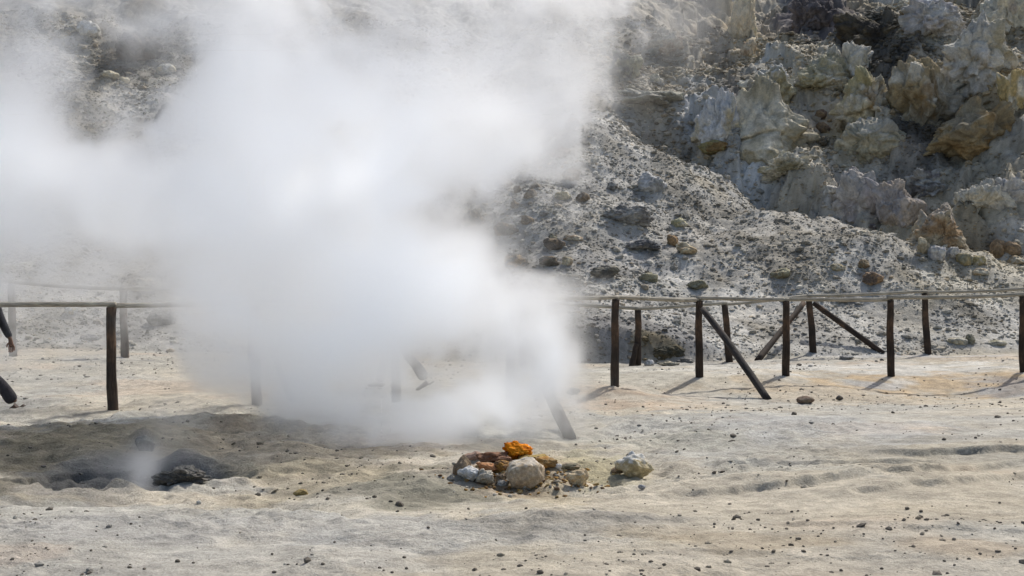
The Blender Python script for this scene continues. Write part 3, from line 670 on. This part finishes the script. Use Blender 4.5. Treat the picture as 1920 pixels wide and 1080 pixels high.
rock("stone", 268, 848, 36, 30, (.15, .15, .145), (.2, .2, .19), "dark grey knob on the bank above the steaming rock", "stone", OTH, seed=342, mat=M_stone, sink=.4, rough=.14)

# ------------------------------------------------------------------ fences
def wood(name, c1, c2, c3, lo=.35, hi=.65):
    m, nt, b = new_mat(name); b.inputs["Roughness"].default_value = .85
    tc = nt.nodes.new("ShaderNodeTexCoord").outputs["Object"]
    mp = nt.nodes.new("ShaderNodeMapping"); mp.inputs["Scale"].default_value = (1, 1, .12); nt.links.new(tc, mp.inputs[0])
    g = nnoise(nt, mp.outputs[0], 60, 4, .7); l = nnoise(nt, tc, 2.2, 3, .6)
    c = nramp(nt, l, [(lo, c1), (.5, c2), (hi, c3)])
    c = nmix(nt, 'MULTIPLY', 1.0, c, nramp(nt, g, [(.3, (.55, .55, .55)), (.7, (1.25, 1.25, 1.25))]))
    nt.links.new(c, b.inputs["Base Color"]); nbump(nt, b, g, .006)
    return m
M_post = wood("dark weathered post wood", (.038, .031, .026), (.06, .044, .033), (.17, .105, .065))
M_rail = wood("grey weathered rail wood", (.30, .28, .23), (.36, .33, .27), (.44, .41, .34))
M_brace = wood("grey brown brace wood", (.04, .036, .033), (.06, .052, .047), (.10, .08, .07))
def pole(name, a, b, r0, r1, mat, parent, seg=12, rings=14, wob=0.007, seed=0, bend=0.0):
    """A peeled pole from a to b: its mesh runs along its own z, so the grain follows it."""
    a = Vector(a); b = Vector(b); L = (b - a).length; rg = np.random.default_rng(seed)
    V = []; ph = rg.uniform(0, 6.28, 4)
    for i in range(rings + 1):
        t = i / rings; r = r0 + (r1 - r0) * t
        ox = wob * math.sin(t * 5.1 + ph[0]) + wob * .5 * math.sin(t * 13 + ph[1]); oy = wob * math.sin(t * 4.3 + ph[2]) - bend * 4 * t * (1 - t)
        for k in range(seg):
            an = 2 * math.pi * k / seg
            rr = r * (1 + .06 * math.sin(3 * an + ph[3]) + .05 * math.sin(2 * an + t * 6) + rg.normal(0, .012) + .05 * math.exp(-((t * 3 + ph[1]) % 1 - .5) ** 2 * 80))
            V.append((ox + rr * math.cos(an), oy + rr * math.sin(an), t * L))
    n = len(V); V.append((V[0][0] * 0, 0, 0)); V.append((ox, oy, L + r1 * .12))
    fl = []; sz = []
    for i in range(rings):
        for k in range(seg):
            q = i * seg + k; q2 = i * seg + (k + 1) % seg
            fl += [q, q2, q2 + seg, q + seg]; sz.append(4)
    for k in range(seg):
        fl += [n, (k + 1) % seg, k]; sz.append(3)
        fl += [n + 1, rings * seg + k, rings * seg + (k + 1) % seg]; sz.append(3)
    me = mesh_np(name, V, fl, sz)
    o = link(name, me, mat, parent)
    z = (b - a).normalized(); up = Vector((0, 0, 1)) if abs(z.z) < .8 else Vector((0, 1, 0))
    xx = z.cross(up).normalized() if abs(z.z) < .8 else up.cross(z).normalized()
    yy = z.cross(xx).normalized()
    if yy.z < 0 and abs(z.z) < .8: yy = -yy; xx = -xx
    R = Matrix((xx, yy, z)).transposed()
    if R.determinant() < 0: R = Matrix((-xx, yy, z)).transposed()
    o.matrix_local = Matrix.Translation(a - (parent.location if parent else Vector())) @ R.to_4x4()
    return o
def fence(label, group_posts, tops, braces, root, rp, rr, seed, mat_rail, over=0):
    f = empty("wooden_fence", root); tag(f, label, "fence")
    T = []
    for i, (tx, ty, bx, by, d) in enumerate(tops):
        foot = hit(bx, by, 10.0)
        if abs(foot[1] - d) > 1.6: foot = P(bx, by, d); foot[2] = H(foot[0:1], foot[1:2])[0]
        top = P(tx, ty, foot[1])
        T.append(top)
        pole("post", (foot[0], foot[1], foot[2] - .25), (top[0], top[1], top[2] - rr * .6), rp * 1.04, rp * .96, M_post, f, seed=seed + i)
    for i in range(len(T) - 1):
        a, b = Vector(T[i]), Vector(T[i + 1]); e = (b - a).normalized() * .05
        a2 = a - e + Vector((0, -.012 if i % 2 else .012, rr * .3 + (.012 if i % 2 else 0))); b2 = b + e + Vector((0, -.012 if i % 2 else .012, rr * .3 + (.012 if i % 2 else 0)))
        pole("rail", a2, b2, rr * (1.05 if i % 2 else .95), rr * (.9 if i % 2 else 1.05), mat_rail, f, seg=10, rings=24, wob=.008, seed=seed + 50 + i, bend=.012)
    for j, (tx, ty, td, bx, by, bd, r) in enumerate(braces):
        foot = hit(bx, by, 10.0); top = P(tx, ty, td); dr = Vector(foot) - Vector(top)
        pole("brace", Vector(foot) + dr.normalized() * .05, top, r * 1.05, r * .9, M_brace if over == 0 else M_post, f, seed=seed + 90 + j)
    return f
near_posts = [(-330, 580, -330, 790, 14.2), (-60, 574, -60, 776, 14.6), (209, 573, 211, 768, 14.9), (478, 570, 481, 758, 15.3), (742, 566, 744, 752, 15.7), (954, 563, 957, 748, 16.5),
              (1155, 559, 1151, 723, 17.7), (1311, 562, 1311, 707, 19.2), (1473, 563, 1475, 705, 19.6), (1669, 561, 1672, 706, 20.0), (1917, 554, 1919, 697, 20.2), (2190, 545, 2190, 695, 20.6)]
near_braces = [(1318, 580, 19.1, 1440, 748, 17.0, .052), (962, 590, 16.4, 1066, 822, 12.9, .058), (484, 590, 15.2, 550, 752, 14.7, .045)]
fence("nearer fence of dark round posts and pale grey top rail crossing the whole photo", "", near_posts, near_braces, (0, 17, 0), .056, .03, 400, M_rail)
far_posts = [(-320, 510, -320, 664, 21.0), (-150, 520, -150, 666, 21.5), (22, 530, 25, 668, 22.0), (232, 543, 234, 670, 22.5), (470, 548, 472, 675, 23.2), (740, 552, 741, 682, 23.8), (980, 563, 981, 686, 24.2),
             (1196, 580, 1196, 685, 24.7), (1358, 571, 1370, 678, 25.2), (1516, 556, 1527, 660, 27.0), (1733, 549, 1742, 663, 26.5), (1945, 541, 1950, 655, 27.4), (2200, 535, 2205, 650, 28)]
far_braces = [(1506, 568, 26.9, 1422, 675, 25.6, .06), (1526, 568, 26.9, 1652, 661, 26.5, .06), (1194, 645, 24.6, 1184, 686, 24.2, .055)]
fence("farther fence of dark leaning posts with a thin rail at the foot of the slope", "", far_posts, far_braces, (0, 25, 0), .066, .032, 600, M_rail, over=1)

# ------------------------------------------------------------------ people
def cloth(name, c, r=.9):
    m, nt, b = new_mat(name); b.inputs["Roughness"].default_value = r
    tc = nt.nodes.new("ShaderNodeTexCoord").outputs["Object"]
    n = nnoise(nt, tc, 9, 4, .6); n2 = nnoise(nt, tc, 240, 2, .5)
    k = nramp(nt, n, [(.3, (.75, .75, .75)), (.7, (1.2, 1.2, 1.2))])
    nt.links.new(nmix(nt, 'MULTIPLY', 1.0, c, k), b.inputs["Base Color"]); nbump(nt, b, nmath(nt, 'ADD', n, nmath(nt, 'MULTIPLY', n2, .1)), .02)
    return m
M_skin = cloth("skin", (.22, .13, .095), .6); M_trousers = cloth("dark trousers cloth", (.045, .042, .047)); M_jacket = cloth("dark jacket cloth", (.06, .06, .068))
M_shoe = cloth("brown shoe leather", (.07, .045, .035), .6); M_hair = cloth("dark hair", (.03, .022, .018), .7)
def skinned(name, verts, edges, mat, parent, root=0, sub=2):
    """verts: (x,y,z,rx,ry). Grown by a skin modifier, then applied to a plain mesh."""
    me = bpy.data.meshes.new(name); me.from_pydata([v[:3] for v in verts], edges, []); me.update()
    o = bpy.data.objects.new(name, me); col.objects.link(o)
    md = o.modifiers.new("skin", 'SKIN'); md.use_smooth_shade = True
    if not me.skin_vertices: 
        bpy.context.view_layer.objects.active = o
        o.select_set(True)
    sv = me.skin_vertices[0].data
    for i, v in enumerate(verts): sv[i].radius = (v[3], v[4] if len(v) > 4 else v[3]); sv[i].use_root = (i == root)
    s = o.modifiers.new("sub", 'SUBSURF'); s.levels = sub; s.render_levels = sub
    dg = bpy.context.evaluated_depsgraph_get(); dg.update()
    m2 = bpy.data.meshes.new_from_object(o.evaluated_get(dg))
    o.modifiers.clear(); o.data = m2; m2.name = name
    bpy.data.meshes.remove(me)
    m2.materials.clear(); m2.materials.append(mat)
    for p in m2.polygons: p.use_smooth = True
    o.parent = parent
    return o
def lathe_head(parent):
    """Head with brow, nose, lips, chin and ears, one surface; looks along -x. Centre at origin."""
    v, f = ico(5); p = v.copy()
    x, y, z = p[:, 0].copy(), p[:, 1].copy(), p[:, 2].copy()
    q = p * np.array([.098, .076, .118])
    lower = sstep(.1, -1, z)
    q[:, 1] *= 1 - .28 * lower; q[:, 0] = np.where(x > 0, q[:, 0] * (1 - .35 * lower), q[:, 0] * (1 - .06 * lower))
    def bump(cx, cy, cz, s, a, sz_=None):
        g = np.exp(-(((x - cx) / s) ** 2 + ((y - cy) / s) ** 2 + ((z - cz) / (sz_ or s)) ** 2)); q[:, 0] -= a * g
    bump(-1, 0, -.12, .13, .022, .22); bump(-1, 0, -.25, .12, .012, .1); bump(-.93, 0, .16, .35, .006, .08)
    for s in (-1, 1): bump(-.92, .32 * s, .03, .13, -.011, .09); bump(-.9, .33 * s, .02, .07, .006, .05)
    bump(-.9, 0, -.5, .22, .008, .05); bump(-.88, 0, -.6, .22, .007, .05); bump(-.9, 0, -.55, .22, -.005, .02); bump(-.75, 0, -.82, .25, .012, .12)
    for s in (-1, 1):
        g = np.exp(-(((x - .05) / .13) ** 2 + ((z + .02) / .24) ** 2)) * (y * s > .6); q[:, 1] += s * g * .016
    return q, f
def person(loc, rz, label, phase=1, group=None, jacket=M_jacket):
    """Walking along its own -x. Joints in metres; z up from the soles."""
    r = empty("person", loc, rz); tag(r, label, "person", group)
    hip = (0, 0, .93)
    # legs: front and rear foot
    fh, fk, fa = (-.0, .09, .90), (-.20, .095, .50), (-.30, .10, .10)
    rh, rk, ra = (.0, -.09, .90), (.07, -.095, .48), (.36, -.10, .13)
    L = [(0, 0, .95, .15, .115), (fh[0], fh[1], .88, .088, .085), (-.09, .095, .68, .075, .072), (fk[0], fk[1], fk[2], .06, .06), (-.235, .098, .36, .072, .066), (fa[0], fa[1], .09, .070, .064),
         (rh[0], rh[1], .88, .088, .085), (.05, -.093, .68, .075, .072), (rk[0], rk[1], rk[2], .06, .06), (.20, -.098, .35, .072, .068), (ra[0]-.02, ra[1], .14, .088, .08), (0, 0, 1.03, .155, .11)]
    skinned("trousers", L, [(0, 1), (1, 2), (2, 3), (3, 4), (4, 5), (0, 6), (6, 7), (7, 8), (8, 9), (9, 10), (0, 11)], M_trousers, r)
    # body: torso, neck, arms, legs down to ankles, hands with fingers; one mesh
    V = [(0, 0, .95, .125, .10)]; E = []
    def add(v, par): V.append(v); E.append((par, len(V) - 1)); return len(V) - 1
    a = add((0, 0, 1.12, .12, .095), 0); a = add((-.01, 0, 1.30, .14, .10), a); ch = add((-.01, 0, 1.42, .12, .09), a); nk = add((-.015, 0, 1.50, .052, .052), ch); add((-.025, 0, 1.58, .05, .05), nk)
    for s, h, k, an in ((1, fh, fk, fa), (-1, rh, rk, ra)):
        i = add((h[0], h[1], .86, .07, .07), 0); i = add((*k, .048), i); i = add(((k[0] + an[0]) / 2, k[1], (k[2] + an[2]) / 2 + .03, .05), i); add((an[0], an[1], an[2] + .02, .034), i)
    hands = []
    for s, sw in ((1, .26), (-1, -.24)):
        i = add((0, .17 * s, 1.40, .052), ch); i = add((sw * .28, .205 * s, 1.15, .040), i); i = add((sw * .75 - .02, .21 * s, .93, .030), i)
        w = (sw * 1.0 - .05, .205 * s, .86); i = add((w[0], w[1], w[2], .024, .020), i)
        dx, dz = -.35 if sw < 0 else .15, -1.0
        ln = math.hypot(dx, dz); dx /= ln; dz /= ln
        pm = add((w[0] + dx * .05, w[1], w[2] + dz * .05, .034, .017), i)
        for q, (off, fl_) in enumerate(((-.030, .070), (-.010, .080), (.010, .075), (.029, .060))):
            bx, bz = w[0] + dx * .085 - dz * off, w[2] + dz * .085 + dx * off
            k1 = add((bx, w[1], bz, .0095), pm); k2 = add((bx + dx * fl_ * .5, w[1] - .008 * s, bz + dz * fl_ * .5, .0088), k1); add((bx + dx * fl_ * .85, w[1] - .026 * s, bz + dz * fl_ * .85, .0075), k2)
        k1 = add((w[0] + dx * .045 + dz * .038, w[1] - .01 * s, w[2] + dz * .045 - dx * .038, .011), pm); add((w[0] + dx * .085 + dz * .048, w[1] - .02 * s, w[2] + dz * .085 - dx * .048, .009), k1)
    body = skinned("body", V, E, M_skin, r, sub=2)
    # head joined into the body mesh
    q, f = lathe_head(r); q = q + np.array([-.03, 0, 1.655])
    bm = bmesh.new(); bm.from_mesh(body.data)
    vs_ = [bm.verts.new(t) for t in q]
    for t in f: fc = bm.faces.new([vs_[k] for k in t]); fc.smooth = True
    bm.to_mesh(body.data); bm.free()
    # hair cap
    v, ff = ico(4); k = v[:, 2] * .118 + 0; hv = v * np.array([.106, .084, .126]); n = fbm3(v * 5, 3, 3)
    hv *= (1 + .05 * n)[:, None]
    front = (v[:, 0] < -.25) & (v[:, 2] < .45); low = v[:, 2] < -.45
    hv[front | low] *= .72
    me = mesh_np("hair", hv + np.array([-.025, 0, 1.662]), ff.ravel(), np.full(len(ff), 3)); link("hair", me, M_hair, r)
    # jacket with sleeves
    J = [(0, 0, .90, .165, .125), (0, 0, 1.05, .155, .12), (-.01, 0, 1.28, .165, .125), (-.01, 0, 1.42, .145, .105), (-.015, 0, 1.50, .072, .07)]
    EJ = [(0, 1), (1, 2), (2, 3), (3, 4)]
    for s, sw in ((1, .26), (-1, -.24)):
        b0 = len(J); J += [(0, .175 * s, 1.405, .070), (sw * .28, .21 * s, 1.15, .058), (sw * .75 - .02, .212 * s, .93, .046), (sw * .95 - .04, .208 * s, .875, .042)]
        EJ += [(3, b0), (b0, b0 + 1), (b0 + 1, b0 + 2), (b0 + 2, b0 + 3)]
    skinned("jacket", J, EJ, jacket, r)
    for nm, (ax, ay, az, pitch) in (("a", (fa[0], fa[1], .055, -.12)), ("b", (ra[0] + .0, ra[1], .085, .42))):
        c, s = math.cos(pitch), math.sin(pitch)
        S = []
        for (lx, lz, rx, ry) in ((.06, -.0, .036, .035), (.03, .035, .045, .045), (-.04, .01, .042, .036), (-.11, -.012, .045, .028), (-.165, -.022, .036, .020)):
            S.append((ax + lx * c - lz * s * -1 * 0 + lz * s, ay, az + lx * s + lz * c, rx, ry))
        skinned("shoe", S, [(0, 1), (1, 2), (2, 3), (3, 4)], M_shoe, r, root=1)
    return r
def put(px, py, d, *a, **k):
    p = P(px, py, d); z = H(p[0:1], p[1:2])[0]
    return person((p[0], p[1], z), *a, **k)
PS = "walkers on the path"
put(-26, 768, 14.7, 0.1, "person in dark clothes leaving the frame at the left edge, trailing foot and hand showing", group=PS)
put(752, 727, 17.3, 0.0, "person walking behind the densest low steam, dark trouser legs just showing", group=PS)

# ------------------------------------------------------------------ steam
def steam_volume():
    V = bpy.data.volumes.new("steam")
    o = bpy.data.objects.new("steam", V); col.objects.link(o)
    tag(o, "thick white plume of volcanic steam rising from the fumarole and drifting left", "steam", kind="stuff")
    m = bpy.data.materials.new("steam"); m.use_nodes = True; nt = m.node_tree; nt.nodes.clear()
    out = nt.nodes.new("ShaderNodeOutputMaterial"); pv = nt.nodes.new("ShaderNodeVolumePrincipled")
    pv.inputs["Color"].default_value = (.966, .978, .994, 1); pv.inputs["Density"].default_value = 1.0; pv.inputs["Anisotropy"].default_value = 0.84
    pv.inputs["Density Attribute"].default_value = "density"
    nt.links.new(pv.outputs[0], out.inputs["Volume"])
    V.materials.append(m)
    g = bpy.data.node_groups.new("steam", 'GeometryNodeTree')
    g.interface.new_socket("Geometry", in_out='OUTPUT', socket_type='NodeSocketGeometry')
    N = g.nodes; Lk = g.links
    def node(t, **kw):
        n = N.new(t)
        for k, v in kw.items(): setattr(n, k, v)
        return n
    def vm(op, a, b):
        n = node("ShaderNodeVectorMath", operation=op)
        for s, val in ((n.inputs[0], a), (n.inputs[1], b)):
            if isinstance(val, (tuple, list, np.ndarray)): s.default_value = tuple(float(q) for q in val)
            elif val is not None: Lk.new(val, s)
        return n
    def mt(op, a, b=None, c=None):
        n = node("ShaderNodeMath", operation=op)
        for s, val in zip(n.inputs, (a, b, c)):
            if isinstance(val, (int, float)): s.default_value = float(val)
            elif val is not None: Lk.new(val, s)
        return n.outputs[0]
    pos = node("GeometryNodeInputPosition").outputs[0]
    def noise(vec, scale, detail, rough=.5, outp="Fac", dist=0.0):
        n = node("ShaderNodeTexNoise"); n.inputs["Scale"].default_value = scale; n.inputs["Detail"].default_value = detail; n.inputs["Roughness"].default_value = rough
        n.inputs["Distortion"].default_value = dist
        Lk.new(vec, n.inputs["Vector"]); return n.outputs[outp]
    w1 = vm('MULTIPLY', vm('SUBTRACT', noise(pos, .45, 1, .5, "Color"), (.5, .5, .5)).outputs[0], (1.9, 1.3, 1.9)).outputs[0]
    w2 = vm('MULTIPLY', vm('SUBTRACT', noise(pos, 1.5, 3, .55, "Color"), (.5, .5, .5)).outputs[0], (.85, .7, .85)).outputs[0]
    near_w = vm('ADD', w1, w2).outputs[0]
    wp = vm('ADD', pos, near_w).outputs[0]
    wp2 = vm('ADD', pos, vm('MULTIPLY', near_w, (.35, .35, .35)).outputs[0]).outputs[0]
    def blob_sum(table, wpos):
        tot = None
        for (px, py, d, rx, ry, w) in table:
            c = P(px, py, d); R = (rx / F * d, max(rx, ry) / F * d * .5, ry / F * d)
            q = vm('MULTIPLY', vm('SUBTRACT', wpos, c).outputs[0], (1 / R[0], 1 / R[1], 1 / R[2])).outputs[0]
            l = vm('DOT_PRODUCT', q, q).outputs["Value"]
            e = mt('MULTIPLY', mt('EXPONENT', mt('MULTIPLY', l, -1.0)), w)
            tot = e if tot is None else mt('ADD', tot, e)
        return tot
    A = blob_sum(STEAM, wp); B = blob_sum(WISPS, wp2)
    np_ = vm('MULTIPLY', vm('ADD', pos, vm('MULTIPLY', near_w, (.8, .5, .8)).outputs[0]).outputs[0], (1, .5, 1)).outputs[0]
    n1 = noise(np_, .9, 2, .5); n2 = noise(np_, 2.0, 6, .62, dist=.6)
    T = mt('ADD', mt('MULTIPLY', mt('SUBTRACT', n1, .5), 2.0), mt('MULTIPLY', mt('SUBTRACT', n2, .5), 4.0))
    raw = mt('ADD', mt('SUBTRACT', A, .56), mt('MULTIPLY', T, 1.1))
    edge = node("ShaderNodeMapRange", interpolation_type='SMOOTHSTEP'); Lk.new(A, edge.inputs[0]); edge.inputs[1].default_value = .04; edge.inputs[2].default_value = .4
    sx_ = node("ShaderNodeSeparateXYZ"); Lk.new(pos, sx_.inputs[0])
    hz = node("ShaderNodeMapRange", interpolation_type='SMOOTHSTEP'); Lk.new(sx_.outputs[2], hz.inputs[0])
    hz.inputs[1].default_value = 2.5; hz.inputs[2].default_value = 4.3; hz.inputs[3].default_value = 2.1; hz.inputs[4].default_value = 1.15
    da = mt('MULTIPLY', mt('MULTIPLY', mt('MINIMUM', mt('MULTIPLY', mt('MAXIMUM', raw, 0.0), 1.9), 1.35), edge.outputs[0]), hz.outputs[0])
    tb = mt('MAXIMUM', mt('ADD', mt('MULTIPLY', T, 1.7), .6), 0.0)
    db = mt('MULTIPLY', B, tb)
    dn = mt('ADD', da, db)
    # no steam below the clay, fade at the box top
    vc = node("GeometryNodeVolumeCube")
    Lk.new(dn, vc.inputs["Density"])
    lo = (-8.2, 8.2, -.35); hi = (3.4, 19.6, 6.2)
    vc.inputs["Min"].default_value = lo; vc.inputs["Max"].default_value = hi
    vs_ = .06
    for i, k in enumerate(("Resolution X", "Resolution Y", "Resolution Z")): vc.inputs[k].default_value = int((hi[i] - lo[i]) / (vs_ * (1.5 if i == 1 else 1)))
    sm = node("GeometryNodeSetMaterial"); sm.inputs["Material"].default_value = m
    Lk.new(vc.outputs[0], sm.inputs[0])
    go = node("NodeGroupOutput"); Lk.new(sm.outputs[0], go.inputs[0])
    md = o.modifiers.new("steam", 'NODES'); md.node_group = g
    return o
# px, py, distance, half width, half height, weight
STEAM = [
 (620, 380, 14.2, 230, 170, 2.0), (530, 530, 14.0, 170, 110, 1.8), (750, 530, 14.0, 220, 110, 2.0), (950, 600, 13.2, 120, 80, 2.2), (1030, 660, 12.6, 60, 110, 2.0),
 (550, 650, 13.2, 150, 85, 1.8), (450, 610, 13.2, 80, 95, 1.7), (760, 585, 13.4, 190, 50, 1.3), (620, 740, 12.6, 90, 60, 1.0), (960, 740, 12.6, 90, 60, .9),
 (850, 300, 13.6, 140, 150, 1.25), (650, 140, 13.2, 260, 160, 1.5), (900, 110, 13.2, 190, 130, 1.35), (1070, 40, 13.2, 130, 100, 1.9), (1030, 190, 13.6, 80, 110, 1.25),
 (440, 60, 13.2, 150, 130, 1.8), (430, 280, 13.6, 130, 140, 1.3),
 (290, 370, 13.8, 200, 85, 1.7), (80, 360, 13.8, 190, 105, 1.7), (-140, 340, 14.0, 200, 200, 1.6), (20, 190, 13.4, 110, 150, 1.7), (-30, 50, 13.2, 150, 150, 2.0),
 (225, -10, 13.4, 90, 80, 1.8), (620, -110, 13.2, 620, 90, .9), (160, 270, 13.8, 90, 50, .8),
]
WISPS = [
 (1030, 690, 12.3, 50, 95, 6.5), (520, 700, 13.6, 90, 60, 3), (1000, 640, 12.8, 60, 60, 4), (930, 795, 11.4, 110, 40, 4.5), (780, 812, 11.2, 120, 38, 4.0),
 (860, 770, 11.6, 130, 50, 4.0), (960, 740, 12.2, 90, 60, 3.5), (700, 770, 12.4, 120, 45, 3.0), (915, 845, 9.9, 50, 26, 5.0), (600, 830, 10.8, 34, 80, 7.0), (575, 760,12.0,60,60,3.0),
 (272, 890, 9.0, 28, 55, 10), (250, 850, 9.6, 70, 40, 3.0), (310, 800, 11, 60, 60, 1.6), (1020, 730, 12.8, 50, 80, 3), (860, 700, 14.0, 120, 45, 1.6),
 (150, 600, 16.6, 320, 80, .2), (60, 560, 17.5, 280, 100, .25), (150, 480, 16.5, 300, 70, .8), (330, 510, 16.5, 140, 80, .9), (40, 690, 15.8, 120, 40, .5), (120, 650, 15.9, 200, 30, .3),
 (230, 160, 17, 230, 140, .2), (820, 300, 17, 160, 200, .5), (1210, 20, 17, 130, 80, .6), (1130, 130, 17, 80, 110, .5), (880, 420, 16.5, 50, 130, .7), (390, 130, 16, 70, 100, .6),
]
steam_volume()
print("SCENE BUILT", len(bpy.data.objects))
